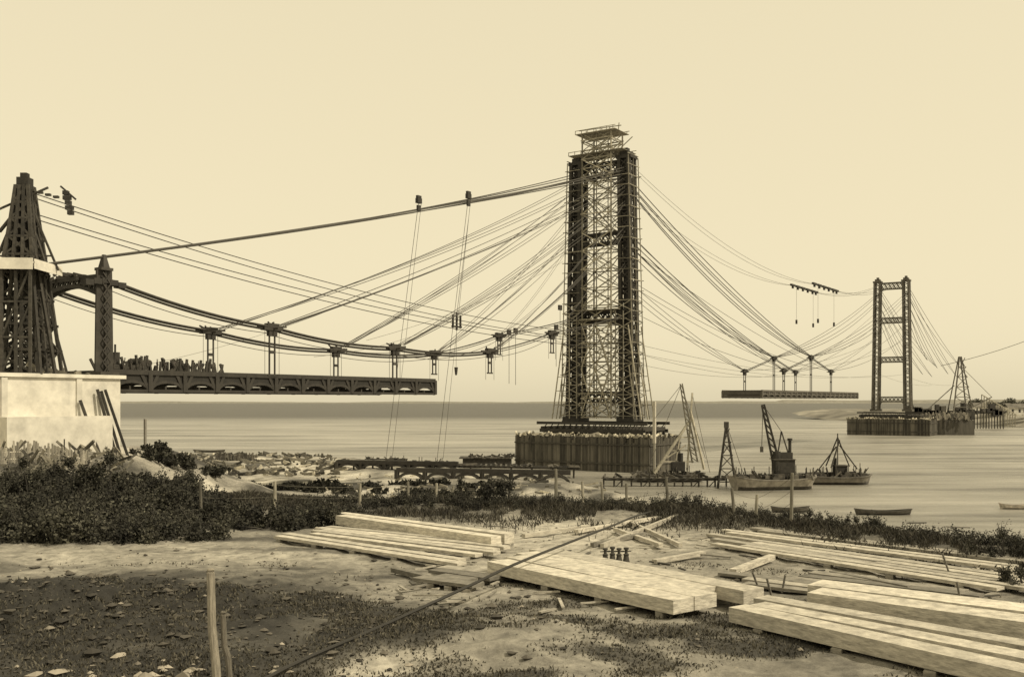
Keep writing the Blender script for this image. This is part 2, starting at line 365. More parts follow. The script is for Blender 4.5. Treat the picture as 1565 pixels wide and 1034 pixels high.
for l in (-7.9,7.9):
    for i in range(len(st)-1):
        a=B(st[i][0],l,st[i][1]); b_=B(st[i+1][0],l,st[i+1][1])
        thick=.20 if i<3 else .09
        for dz,dl in ((.30,-.3),(.30,.3),(-.22,0)):
            ch.tube(sag(a+UP*dz+vn*dl,b_+UP*dz*1.0+vn*dl,.8 if i<3 else .4,12),thick,5)
        if i<4: cb.tube(sag(a-UP*1.1,b_-UP*.8,1.0,12),.06,4)
    for (s,z) in st[1:5]:
        p=B(s,l,z); joint(p)
        bot=23.4 if s<-86 else z-4.6
        for ds in (-.75,.75):
            hg.beam(p+un*ds*.8-UP*.8,B(s+ds*.8,l,bot),.22,.22,up=un)
        hg.beam(B(s-1,l,bot),B(s+1,l,bot),.3,.3); hg.box(B(s,l,bot+(z-bot)*.5),.4,1.2,.5,vn,un)
        for ds in (-1.6,1.6): hg.tube([p+un*ds,B(s+ds,l,bot-1.5 if s>-86 else bot)],.04,4)
    for dz in (-.35,.15,.55):
        cb.tube(sag(B(-176,l,36.6),B(-1,l,83+dz*2),1.6+dz,40),.13,5)
    for (s,z,tz,n) in ((-130.7,31.6,(81,78.5),2),(-98.9,29.8,(79,77,74),2),(-66.5,30.3,(73,67,65),2),(-40,36,(66,57),2)):
        for q in tz:
            for k in range(n):
                cb.tube(sag(B(-1.5,l+U(-.8,.8),q+k*.9),B(s+U(-1,1)+2,l,z+.4),U(1.2,2.6),24),.07 if s<-60 else .05,4)
    jm=[(131.6,30.8),(165.8,37.2),(194.4,32.0)]
    for (s,z) in jm: joint(B(s,l,z),1.15); 
    for i in range(2):
        for dz in (-.2,.3): ch.tube([B(jm[i][0],l,jm[i][1]+dz),B(jm[i+1][0],l,jm[i+1][1]+dz)],.16,5)
    for (s,z) in jm:
        for ds in (-1,1): hg.beam(B(s+ds,l,z-.8),B(s+ds,l,23),.25,.25,up=un)
        hg.box(B(s,l,(z+23)/2),.5,1.5,.6,vn,un)
    for k in range(5): cb.tube(sag(B(1.5,l+U(-.8,.8),81-k*.9),B(165.8,l+U(-.4,.4),37.6),3+k*.8,24),.13,5)
    for k in range(3): cb.tube(sag(B(1.5,l,66-k*1.6),B(131.6,l,31.2),2+k*.9,24),.10,4)
    for k in range(2): cb.tube(sag(B(1.5,l,62-k*9),B(194,l,32.4),3+k,24),.08,4)
    for k in range(4): cb.tube(sag(B(338.5,l+U(-.8,.8),80-k*1.6),B(165.8,l,37.6),3+k,24),.12,4)
    for k in range(3): cb.tube(sag(B(338.5,l,70-k*7),B(194.4,l,32.4),2+k,24),.09,4)
    cb.tube(sag(B(338.5,l,54),B(131.6,l,31.2),4,24),.07,4)
    for (q,zz) in ((395,44),(425,40),(460,37),(490,36),(500,44)):
        for k in range(2): cb.tube(sag(B(341,l,84-k*5-(490-q)*.12),B(q,l,zz),2+k,20),.12,4)
    for k in range(2):
        cb.tube(sag(B(1,l*.6,89-k),B(180,l*.6,69.5),7+k,30),.06,4); cb.tube(sag(B(214,l*.6,69.5),B(339,l*.6,86),3+k,16),.07,4)
    cb.tube(sag(B(180,l*.6,69.5),B(214,l*.6,69.5),.3,4),.1,4)
    for s in (181,188,195,202,209,214):
        blk.box(B(s,l*.6,69.7),.9,5.2,.8,vn,un,t=.7); blk.box(B(s,l*.6,68.8),.6,1.4,1.0,vn,un,t=.7)
    for s in (186,210): hg.tube([B(s,l*.6,69),B(s,l*.6,54)],.05,4); blk.box(B(s,l*.6,54),.7,.7,1.8,vn,un)
for l in (-6,6):
    cb.tube(sag(B(-34,l,38),B(165,l,30),5,30),.05,4)
    cb.tube(sag(B(1,l,36),B(338,l,34),5,30),.05,4)
    cb.tube(sag(B(341,l,34),B(480,l,30),2,12),.05,4)
W=B(-172,4,0)
for dz,l,zz in ((0,-7,37),(.6,-5,38.5),(-2.2,7,35),(-2.9,5,34)):
    cb.tube(sag(Vector((W.x,W.y,47.4+dz)),B(-1.5,l,zz),3.2-dz*.2,40),.075,4)
for a,dpt,ae,be,bx in ((640,201.7,590,700,315),(716,214,668,702,308)):
    ztop=CAMZ+(613-(bx-8))/F*dpt
    p=ad(a,dpt,ztop); q=at(ae,be,4.0)
    cb.tube([p,q],.05,4); cb.tube([p+un*.9,q+un*2.5],.04,4)
    blk.box(p,.7,1.3,1.0,vn,un,t=.7); blk.box(p-UP*1.5,.45,.9,1.2,vn,un,t=.7); blk.box(p+UP*.8,.5,1.2,.5,vn,un,t=.7)
p=ad(698,226,CAMZ+122/F*226)
for k in (-1,0,1): 
    blk.box(p+un*k*1.4,.4,.3,3.0+ (k==0)*1,vn,un,t=.7)
blk.box(p-UP*1.2,.5,3.4,.35,vn,un,t=.7)
q=ad(716,214,58); cb.tube([q,p+UP*1.5],.05,4)
p2=ad(697,226,CAMZ+46/F*226); cb.tube([p,p2],.04,4)
blk.tube([p2+UP*.9,p2+UP*.2,p2-UP*.5,p2-UP*.9],.45,7,r2=.2)
for a,y0,y1 in ((778,508,586),(788,505,588),(856,470,520),(850,500,560)):
    d=258; hg.tube([ad(a,d,CAMZ+(613-y0)/F*d),ad(a,d,CAMZ+(613-y1)/F*d)],.06,4); blk.box(ad(a,d,CAMZ+(613-y0)/F*d),.5,1.4,1.3,vn,un,t=.8)
for (a,b_) in (((700,485),(480,545)),((560,450),(210,560)),((860,400),(560,520))):
    cb.tube(sag(ad(a[0],230,CAMZ+(613-a[1])/F*230),ad(b_[0],190,CAMZ+(613-b_[1])/F*190),1.5,16),.03,4)
ch.make('eyebar_chain',M_steel,e); cb.make('wire_ropes',M_cable,e); hg.make('hangers',M_steel,e); blk.make('saddles_and_blocks',M_steel,e)
g=MB(); g.tube(sag(B(500,-4,44),B(560,60,70),2,16),.18,4); g.make('guy_cable',M_cable)
# ------------------------------------------------------------------ abutment + portal + wooden tower
e=empty('concrete_abutment'); a=MB()
a.box(B(-186,0,15),20.6,49,14.4,vn,un,t=1); a.box(B(-185.8,0,22.45),21.4,50,.5,vn,un,t=1.05)
a.box(B(-172,11.6,12.5),2.6,15,9,vn,un,t=.95)
for k in range(5): a.box(B(-210+k*10.5,10.45,15.5),.25,.8,13.2,vn,un,t=.85)
a.make('walls',M_conc,e)
a=MB()
for (s,h0,tl) in ((-162.6,11,.9),(-163.4,11,.8),(-164.2,11.2,.7),(-167,11,.6)):
    a.beam(B(s+U(0,1),13.0+U(0,.3),gz(*B(s,14,0)[:2])-.3),B(s-2*tl,11.0,20+U(-1.5,1)),.3,.35,t=U(.6,1))
a.make('leaning_planks',M_wdark,e)
a=MB()
for i in range(110):
    p=B(U(-200,-162),U(-9,9),22.8); d=(un*U(-1,1)+vn*U(-1,1)+UP*U(0,.5)); a.beam(p,p+d*U(1,3),.3,U(.2,.8),t=U(.2,1.0))
a.make('loose_timber',M_wood,e)
e=empty('portal_frame'); a=MB()
for l in (-7.9,7.9):
    for ds in (-.75,.75): a.beam(B(-162.5+ds,l,22.6),B(-162.5+ds*.7,l,37.8),.3,1.4,up=un,t=.9)
    a.beam(B(-162.5,l,22.6),B(-162.5,l,37.8),1.0,.3,up=un,t=.7)
    for z in np.arange(23,37,1.6): a.beam(B(-163.1,l+.7,z),B(-161.9,l+.7,z+1.6),.14); a.beam(B(-161.9,l+.7,z),B(-163.1,l+.7,z+1.6),.14)
    a.box(B(-162.5,l,22.9),3,3,.6,vn,un); a.box(B(-162.5,l,37.9),1.7,1.9,.4,vn,un)
    a.hexa([B(-163.0,l-.7,38.1),B(-162.0,l-.7,38.1),B(-162.0,l+.7,38.1),B(-163.0,l+.7,38.1),B(-162.7,l-.2,40.0),B(-162.3,l-.2,40.0),B(-162.3,l+.2,40.0),B(-162.7,l+.2,40.0)],.8)
    for q in np.arange(-2.6,2.7,1.3): a.box(B(-162.5+q,l,36.3-abs(q)*.18),1.3,1.25,.8,vn,un,t=.7)
for ds in (-.6,.6):
    pr=None
    for i in range(13):
        l=-7.9+15.8*i/12; p=B(-162.5+ds,l,34.2+1.7*math.sin(math.pi*i/12))
        if pr: a.beam(pr,p,.3,.5,t=.9); a.beam(pr,B(-162.5+ds,l,36.9),.2)
        a.beam(p,B(-162.5+ds,l,36.9),.25,up=un); pr=p
    a.beam(B(-162.5+ds,-7.9,36.9),B(-162.5+ds,7.9,36.9),.35,.6)
a.make('riveted_frame',M_steel,e)
a=MB()
for i in range(34):
    p=B(-162.5+U(-1.5,1.5),U(-7.5,3),36.8+U(0,.9)); a.beam(p,p+un*U(-2,2)+vn*U(-2,2)+UP*U(-.3,.4),.25,.4)
a.make('rigging_timbers',M_wdark,e)
e=empty('wooden_derrick_tower'); a=MB(); ws=MB()
cx,cy=W.x,W.y
def wt(z,i,j):
    k=np.interp(z,[22,37,44,49.5],[3.6,2.1,1.3,.75]); return Vector((cx+i*k,cy+j*k,z))
zz=[22.5,26,29.5,33,36.5,39,41.5,44,46.2,48.6]
for i in (-1,-.33,.33,1):
    for j in (-1,-.33,.33,1):
        for k in range(len(zz)-1): a.beam(wt(zz[k],i,j),wt(zz[k+1],i,j),.42,up=Vector((0,1,0)),t=U(.6,1.3))
for k in range(len(zz)-1):
    for j in (-1,-.33,.33,1):
        a.beam(wt(zz[k],-1.15,j),wt(zz[k],1.15,j),.34); a.beam(wt(zz[k],-1,j),wt(zz[k+1],1,j),.28); a.beam(wt(zz[k],1,j),wt(zz[k+1],-1,j),.28)
        a.beam(wt(zz[k],j,-1.15),wt(zz[k],j,1.15),.34); a.beam(wt(zz[k],j,-1),wt(zz[k+1],j,1),.24); a.beam(wt(zz[k],j,1),wt(zz[k+1],j,-1),.24)
for i in (-1,1):
    a.beam(Vector((cx+i*5.6,cy-3,22.6)),wt(43,i*.8,-.5),.36); a.beam(Vector((cx+i*4.6,cy-5,22.6)),wt(38,i,-1),.32)
    a.beam(Vector((cx+i*5.0,cy+2,22.6)),wt(33,i,.5),.3)
    a.beam(Vector((cx+i*4.6,cy,37)),wt(45,i,0),.26); a.beam(Vector((cx+i*4.0,cy-2,37)),wt(42,i,0),.22)
    for z in (26,30,34): a.beam(Vector((cx+i*(5.6-(z-22)*.2),cy-2,z)),wt(z,i,-.8),.25)
    for z in (39,41,43): a.beam(Vector((cx+i*(4.6-(z-37)*.42),cy,z)),wt(z,i,0),.2)
a.box((cx,cy,49.2),1.6,1.6,1.0,t=.6); a.box((cx,cy,50.0),.9,.9,.7,t=.6)
for k in range(4):
    p=Vector((cx+1+k*1.1,cy,48.0-k*.3)); a.box(p,.7,.5,.3); 
a.beam((cx-4.5,cy,45.0),(cx+3.2,cy,48.4),.25); a.beam((cx-4,cy+1,42.5),(cx-.5,cy,46),.35)
a.make('timber_frame',M_wdark,e)
for q in range(9): ws.beam((cx-8.5,cy-5.6+q*.9,37.3),(cx+4.2,cy-5.6+q*.9,37.3),.8,.22,t=1)
ws.beam((cx-8.5,cy-6.1,37.3),(cx+4.0,cy-6.1,37.1),.12,1.5,t=1.15); ws.beam((cx+4.2,cy-6,37.1),(cx+4.2,cy+2,37.1),.12,1.3,t=1.15)
ws.make('platform',M_conc,e)
a=MB()
for i in range(7):
    l=cx-8+i*1.9; a.beam((l,cy-5.5,22.6),(l,cy-5.5,36.8),.35,up=Vector((0,1,0)))
    if i<6: 
        for z in (22.7,27.5,32.2):
            if (i+int(z))%3: a.beam((l,cy-5.5,z),(l+1.9,cy-5.5,z+4.5),.22)
            a.beam((l,cy-5.5,z),(l+1.9,cy-5.5,z),.24)
a.make('front_bents',M_wdark,e)
a=MB(); p=ad(104,150,CAMZ+306/F*150)
for k in range(5): a.box(p+Vector((k*.18-.3,0,1.2-k*.75)),.8+.3*(k%2),.7,.6,t=.7)
a.beam(p+Vector((-1.1,0,2.2)),p+Vector((1.2,0,.2)),.25)
a.make('cable_traveller',M_steel)
a=MB()
p0=ad(2,112,0);p1=ad(140,124,0)
for i in range(46):
    p=p0.lerp(p1,i/45); z=gz(p.x,p.y); lean=U(-.15,.15); a.beam((p.x,p.y,z-.2),(p.x+lean,p.y,z+1.7+U(-.5,1.0)),.22,.07,up=Vector((0,1,0)),t=U(.4,1.1))
for i in range(14): 
    p=p0.lerp(p1,i/14);q=p0.lerp(p1,(i+1)/14)
    for h_ in (.5,1.3): a.beam((p.x,p.y+.08,gz(p.x,p.y)+h_),(q.x,q.y+.08,gz(q.x,q.y)+h_),.06,.12)
a.make('picket_fence',M_plank)
a=MB()
for k in range(200):
    p=ad(U(-5,200),U(108,138),0); z=gz(p.x,p.y); d=Vector((U(-1,1),U(-1,1),U(-.1,.9))); a.beam((p.x,p.y,z+.1),(p.x+d.x*2.5,p.y+d.y*2,z+.2+d.z*2),.15,.3,t=U(.1,1.0))
a.make('scrap_lumber',M_wood)
# ------------------------------------------------------------------ shore works
a=MB()
def arch_girder(mb,p,q,hh,n):
    p=Vector(p);q=Vector(q);d=(q-p)/n
    for off in (0,1.6):
        o=Vector((0,off,0))
        mb.beam(p+o+UP*hh,q+o+UP*hh,.5,1.0,t=.8)
        for i in range(n):
            a0=p+d*i+o; mb.beam(a0,a0+UP*hh,.9,.5,up=un)
            pr=None
            for k in range(9):
                th=math.pi*k/8; c=a0+d*(.5-.46*math.cos(th))+UP*(hh*.75*math.sin(th))
                if pr: mb.beam(pr,c,.5,.6,t=.8)
                pr=c
    mb.beam(p+UP*.1,q+UP*.1,.3,.3)
arch_girder(a,at(606,735,.6),at(872,740,.6),2.6,6)
a.make('steel_girder',M_steel)
a=MB(); arch_girder(a,at(515,718,1.0),at(700,722,1.0),2.2,5); a.make('steel_girder',M_steel)
a=MB(); p=ad(512,262,2.5);q=ad(885,246,2.4)
for k in range(4):
    o=Vector((0,k*1.4,0)); a.beam(p+o,q+o,.5,.5,t=.8)
for i in range(50): 
    c=p.lerp(q,i/49); 
    if R()<.8: a.beam(c+Vector((0,-1.2,.35)),c+Vector((0,6,.35)),.5,.15,t=U(.5,2.5)); 
    if i%4==0: a.beam(c-UP*4.5,c,.35,up=un)
    if R()<.5: a.beam(c+UP*.5,c+Vector((U(-3,3),U(0,3),U(.3,1.0))),.4,.5,t=U(.3,3))
a.make('loading_wharf',M_wdark)
a=MB()
a.box(ad(745,288,1.2),14,7,2.8,t=.7); 
for i in range(14): a.box(ad(745,288,2.8)+Vector((-7.5+i*1.1,0,0)),1.0,8,.3,t=U(.8,2.2))
for i in range(30): 
    p=ad(U(712,790),U(283,288),3.1); a.beam(p,p+Vector((U(-2,2),0,U(0,1))),.3,U(.2,.6),t=U(.4,2))
a.make('float_stage',M_wdark)
a=MB(); b2=MB()
for k in range(520):
    px=U(185,520); d=U(235,335); p=ad(px,d,0); z=gz(p.x,p.y)
    if z<0: continue
    v=Vector((U(-1,1),U(-.4,.4),U(-.1,.25)))*U(1,4.5); a.beam((p.x,p.y,z+.1),(p.x+v.x,p.y+v.y,z+.4+v.z),U(.2,.6),U(.3,1.0),t=U(.1,.7) if R()<.9 else 1.6)
for k in range(26):
    p=ad(330+k*2.3,300,0); b2.beam((p.x,p.y,gz(p.x,p.y)-.2),(p.x+.2,p.y,gz(p.x,p.y)+2.0+U(-.3,.5)),.3,up=un,t=U(.8,3))
a.make('shore_debris',M_wood); b2.make('timber_rack',M_wdark)
a=MB()
for k in range(260):
    px=U(480,985); d=U(150,240); p=ad(px,d,0); z=gz(p.x,p.y)
    if z<.2: continue
    v=Vector((U(-1,1),U(-.3,.3),U(-.1,.15)))*U(1,4); a.beam((p.x,p.y,z+.1),(p.x+v.x,p.y+v.y,z+.3+v.z),U(.2,.4),U(.2,.6),t=U(.1,.7) if R()<.6 else U(1,2.2))
a.make('driftwood',M_wood)
a=MB(); p=ad(925,222,1.6);q=ad(1108,222,1.6)
for k in range(3): a.beam(p+Vector((0,k,0)),q+Vector((0,k,0)),.35,.5)
for i in range(15):
    c=p.lerp(q,i/14)+Vector((U(-.4,.4),0,0)); a.beam(c-UP*4,c+UP*(U(.2,1.6)),.3,up=un); 
    if R()<.4: a.beam(c-UP*2,c+Vector((1.9,0,0)),.18)
    a.beam(c+Vector((0,-.5,.3)),c+Vector((.8,3,.3)),1.2,.12,t=U(1,3))
    a.beam(c+UP*.5,c+Vector((U(-2,2),1,U(.5,1.3))),.3,.5,t=U(.4,3))
a.make('pile_trestle',M_wdark)
# ------------------------------------------------------------------ boats
def hull(mb,c,Ln,Bm,H,ang=0,bow=.25,stern=.12,sheer=.3,rake=.6,t=1.0,open_=False):
    ax=Vector((math.cos(ang),math.sin(ang),0)); ay=Vector((-ax.y,ax.x,0)); c=Vector(c)
    n=14; rings=[]
    for i in range(n+1):
        u=i/n; w=Bm/2
        if u<stern: w*=max(.55,math.sin(math.pi/2*(.4+.6*u/stern)))
        if u>1-bow: w*=max(.04,math.cos(math.pi/2*((u-(1-bow))/bow))**.7)
        zt=H+sheer*((2*u-1)**2); x0=(u-.5)*Ln; xb=(u-.5)*Ln*(1-rake*.15)
        rings.append([c+ax*x0-ay*w+UP*zt, c+ax*xb-ay*w*.82+UP*.35*H, c+ax*xb-ay*w*.45-UP*.5, c+ax*xb+ay*w*.45-UP*.5, c+ax*xb+ay*w*.82+UP*.35*H, c+ax*x0+ay*w+UP*zt])
    for i in range(n):
        for k in range(5): mb.poly([rings[i][k],rings[i+1][k],rings[i+1][k+1],rings[i][k+1]],t*(U(.9,1.05) if k in(0,4) else .3))
        dz=-UP*(.15 if not open_ else H*.75)
        mb.poly([rings[i][0]+dz,rings[i+1][0]+dz,rings[i+1][5]+dz,rings[i][5]+dz],t*.6)
        for k in (0,5): mb.beam(rings[i][k],rings[i+1][k],.14 if open_ else .3,.12 if open_ else .25,t=t*.5)
    mb.poly(rings[0],t*.9); mb.poly(rings[-1],t)
    if open_:
        for u in (-.25,0,.22): mb.beam(c+ax*u*Ln-ay*Bm*.45+UP*H*.7,c+ax*u*Ln+ay*Bm*.45+UP*H*.7,.3,.06,t=t*1.3)
def lattice(mb,p,q,w,n,t=None,tip=.4,r=.12):
    p=Vector(p);q=Vector(q);d=(q-p).normalized();a_=d.cross(Vector((0,1,0)));a_.normalize();b_=d.cross(a_)
    C=lambda k,i,j:(p.lerp(q,k)+(a_*i+b_*j)*w/2*(1+(tip-1)*k))
    for i in (-1,1):
        for j in (-1,1): mb.beam(C(0,i,j),C(1,i,j),r*1.4,t=t)
    for k in range(n):
        k0=k/n;k1=(k+1)/n
        for s_ in (-1,1): mb.beam(C(k0,-1,s_),C(k1,1,s_),r,t=t); mb.beam(C(k0,s_,-1),C(k1,s_,1),r,t=t); mb.beam(C(k0,s_,1),C(k1,s_,-1),r,t=t)
def clutter(mb,px0,px1,d,z,n,hm):
    for i in range(n):
        p=ad(U(px0,px1),d+U(-2.5,2.5),z); r=R()
        if r<.4: mb.box(p+UP*U(.2,.6),U(.5,1.6),U(.5,1.4),U(.4,hm*.6),t=U(.4,3))
        elif r<.7: mb.beam(p,p+Vector((U(-1.5,1.5),U(-1,1),U(0,hm))),.18,U(.15,.5),t=U(.4,3))
        else: mb.beam(p,p+UP*U(.6,hm*1.3),.14,up=un,t=U(.5,2))
# low pontoons left of the caisson
for (px,d,Ln,an) in ((655,292,17,-.03),(590,306,13,.05)):
    e=empty('pontoon'); a=MB(); hull(a,(ad(px,d,0).x,d,0),Ln,6,1.1,ang=an,bow=.08,t=.3,sheer=.15); a.make('hull',M_hull,e)
    a=MB(); clutter(a,px-Ln*2.2,px+Ln*2.2,d,1.0,22,1.3); a.make('deck_gear',M_wdark,e)
e=empty('floating_derrick'); a=MB(); d=237
hull(a,(ad(1022,d,0).x,d,0),17.5,7,1.6,ang=.08,bow=.1,t=.4); a.make('hull',M_hull,e)
a=MB(); Q=lambda px,py,dd=0:ad(px,d+dd,CAMZ+(613-py)/F*d)
for (p,q,w_) in ((Q(1000,722,-2),Q(1056,640),.55),(Q(1000,722,2.5),Q(1056,640),.5),(Q(1076,716,-2),Q(1055,628),.45),(Q(1076,716,2),Q(1055,628),.45),(Q(1050,718),Q(1058,600),.4)):
    a.beam(p,q,w_,t=U(1.0,2.0))
lattice(a,Q(1062,706),Q(1041,586),1.3,14,t=.6)
for (p,q) in ((Q(1012,705),Q(1060,705)),(Q(1025,688),Q(1066,688)),(Q(1040,668),Q(1062,668)),(Q(1018,700),Q(1048,680)),(Q(1030,720),Q(1040,665))): a.beam(p,q,.28,t=U(.7,1.8))
for (p,q) in ((Q(1041,588),Q(1078,700)),(Q(1041,588),Q(990,716)),(Q(1058,602),Q(1085,722)),(Q(1041,588),Q(1000,640))): a.tube([p,q],.06,4,t=.4)
a.make('a_frame',M_wood,e)
a=MB(); a.box(Q(1036,712),3.0,2.6,2.2,t=.6); a.tube([Q(1040,708),Q(1040,692)],.6,8,t=.5); clutter(a,972,1076,237,1.5,50,1.8)
a.make('winch_gear',M_wdark,e)
a=MB(); d=220
for (x0,dd) in ((1096,-2),(1126,-2),(1096,3),(1126,3)):
    a.beam(ad(x0,d+dd,-1),ad(1110,d,CAMZ-34/F*d),.35)
for py in (735,715,695,675):
    w_=(py-647)/92*15; z=CAMZ+(613-py)/F*d
    a.beam(ad(1111-w_,d-1.5,z),ad(1111+w_,d-1.5,z),.22); a.beam(ad(1111-w_,d-1.5,z),ad(1111+w_*.8,d-1,z+3),.18); a.beam(ad(1111+w_,d-1.5,z),ad(1111-w_*.8,d-1,z+3),.18)
a.box(ad(1110,d,CAMZ-36/F*d),.9,.9,1.4); a.tube([ad(1110,d,CAMZ-34/F*d),ad(1142,d,0.5)],.05,4)
a.make('tripod_derrick',M_wdark)
e=empty('floating_crane'); a=MB(); d=216
hull(a,(ad(1182,d,0).x,d,0),19.5,8,2.2,ang=.18,bow=.14,t=.95,sheer=.7); a.make('hull',M_hull,e)
a=MB()
a.box(ad(1197,d,5.0),4.2,3.4,2.8,t=.7); a.box(ad(1200,d,7.2),2.6,2.4,1.5,t=.7); a.box(ad(1196,d,6.5),4.8,3.9,.15,t=2)
a.box(ad(1196,d,3.1),3.4,3.4,.9,t=.5)
a.tube([ad(1207,d,6),ad(1207,d,10.5)],.35,8,t=.6); a.tube([ad(1207,d,10.5),ad(1207,d,11)],.55,8,t=.6)
a.tube([ad(1187,d-1,4),ad(1187,d-1,8.2)],.85,9,t=.6)
lattice(a,ad(1188,d,4.5),ad(1166,d,18.3),1.4,10,t=.8,r=.15)
a.beam(ad(1204,d,8),ad(1194,d,12.5),.25); a.beam(ad(1188,d,7),ad(1194,d,12.5),.25); a.beam(ad(1215,d,3),ad(1194,d,12.5),.2)
a.tube([ad(1194,d,12.5),ad(1166,d,18.3)],.06,4); a.tube([ad(1166,d,18.3),ad(1164,d,9)],.07,4); a.box(ad(1164,d,8.6),.6,.6,1.2)
clutter(a,1120,1243,d,2.2,110,2.2)
a.make('crane_and_gear',M_wdark,e)
e=empty('work_barge'); a=MB(); d=229
hull(a,(ad(1279,d,0).x,d,0),15.5,6.5,1.7,ang=-.05,bow=.2,t=.6,sheer=.5); a.make('hull',M_hull,e)
a=MB()
for (p,q) in (((1262,712),(1280,668)),((1298,712),(1280,668)),((1270,714),(1283,672)),((1280,716),(1280,662)),((1310,716),(1283,680)),((1252,716),(1278,682))):
    a.beam(ad(p[0],d+U(-1.5,1.5),CAMZ+(613-p[1])/F*d),ad(q[0],d,CAMZ+(613-q[1])/F*d),.26)
a.box(ad(1284,d,3.0),2.6,2.4,2.4,t=.5); a.box(ad(1284,d,4.3),3.0,2.8,.2,t=1.5); a.tube([ad(1276,d,2),ad(1276,d,6)],.4,8,t=.6)
clutter(a,1235,1322,d,1.7,90,2.4)
a.make('gallows_and_gear',M_wdark,e)
for (px,d,Ln,an,t) in ((1208,171,6.6,.05,.35),(1350,167,9.5,-.03,.3),(1556,176,6.5,0,1.6),(320,372,12,0,.4)):
    a=MB(); hull(a,(ad(px,d,0).x,d,0.05),Ln,1.7,.6,ang=an,bow=.35,stern=.3,sheer=.35,t=t,open_=True); a.make('rowboat',M_hull)
a=MB(); d=690
c=ad(1467,d,0)
for i in (-1,1):
    for j in (-1,1): a.beam(c+Vector((i*7,j*5,9)),c+Vector((i*.6,j*.6,50)),.7)
for z in (15,22,29,36,42):
    k=7*(50-z)/41+.6; a.beam(c+Vector((-k,-4,z)),c+Vector((k,-4,z)),.5); a.beam(c+Vector((-k,-4,z)),c+Vector((k*.8,-4,z+7)),.4); a.beam(c+Vector((k,-4,z)),c+Vector((-k*.8,-4,z+7)),.4)
a.beam(c+Vector((3,0,12)),c+Vector((22,0,22)),.6); a.beam(c+Vector((22,0,22)),c+Vector((0,0,44)),.25); a.beam(c+Vector((-24,0,12)),c+Vector((-4,0,30)),.5)
for i in range(34):
    p=c+Vector((-36+i*2,0,9)); a.beam(p-UP*10,p+UP*U(1,7),.6,up=un,t=U(.2,.7)); a.beam(p+UP*2,p+Vector((2.2,0,U(1,4))),.8,1.2,t=U(.2,.8))
    if R()<.6: a.box(p+UP*U(1,6),U(2,5),3,U(2,7),t=U(.2,.7))
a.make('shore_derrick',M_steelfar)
a=MB(); p=ad(1410,560,0)
for i in range(36):
    q=p+Vector((i*.85,i*.2,0)); a.beam(q-UP*1,q+UP*(8.5+U(-1,1.5)),.6,up=un,t=U(.5,1.4))
a.box(p+Vector((15,8,4)),31,10,8.5,t=.8)
for i in range(120): q=p+Vector((U(0,30),U(0,10),8.6)); a.beam(q,q+Vector((U(-3,3),0,U(0,4.5))),.4,U(.4,1.8),t=U(.4,3))
a.make('timber_cofferdam',M_pile)
def shed(px,d,z,wx,wy,hh,mt):
    e=empty('storage_shed'); a=MB(); c=ad(px,d,z); a.box(c+UP*hh/2,wx,wy,hh,t=1); a.make('walls',mt,e)
    a=MB(); a.poly([c+Vector((-wx*.55,-wy*.6,hh-.3)),c+Vector((wx*.55,-wy*.6,hh-.3)),c+Vector((wx*.55,0,hh*1.5)),c+Vector((-wx*.55,0,hh*1.5))]);a.poly([c+Vector((-wx*.55,wy*.6,hh-.3)),c+Vector((wx*.55,wy*.6,hh-.3)),c+Vector((wx*.55,0,hh*1.5)),c+Vector((-wx*.55,0,hh*1.5))])
    for s_ in (-1,1): a.poly([c+Vector((s_*wx*.5,-wy*.5,hh)),c+Vector((s_*wx*.5,wy*.5,hh)),c+Vector((s_*wx*.5,0,hh*1.45))])
    a.make('roof',M_steelfar,e)
    a=MB()
    for k in (-.3,.05,.3): a.box(c+Vector((k*wx,-wy*.5-.03,hh*.5)),wx*.1,.1,hh*.45,t=.8)
    a.make('openings',M_wdark,e)
shed(1552,760,9,15,9,5.5,M_conc); shed(1512,800,9,12,8,4.5,M_wdark); shed(1530,840,10,14,8,5,M_wdark); shed(1585,740,9,14,8,5,M_wdark); shed(1495,790,9,9,7,6,M_conc); shed(1520,745,8.5,9,7,5,M_steelfar)
# construction ramp/heap on far bank
a=MB(); c=ad(1500,735,0)
for i in range(14):
    q=c+Vector((i*1.9,0,0)); hh=24-i*1.1; a.beam(q+UP*-1,q+UP*hh,.5,up=un,t=U(.5,1.2)); a.beam(q+UP*hh,q+Vector((1.9,0,hh-1.1)),.6,.6,t=1.4); a.beam(q+UP*8,q+Vector((1.9,0,hh-1.1)),.35); a.beam(q+UP*14,q+Vector((1.9,0,14)),.4)
a.make('timber_ramp',M_wood)
a=MB(); a.beam(ad(1000,262,8),ad(1000,262,CAMZ),.7,up=un,t=1); a.beam(ad(997,262,CAMZ-1.2),ad(1003,262,CAMZ-1.2),.3,t=1); a.beam(ad(1000,262,-2),ad(1000,262,8),.5,up=un,t=.6); a.make('mooring_post',M_plank)
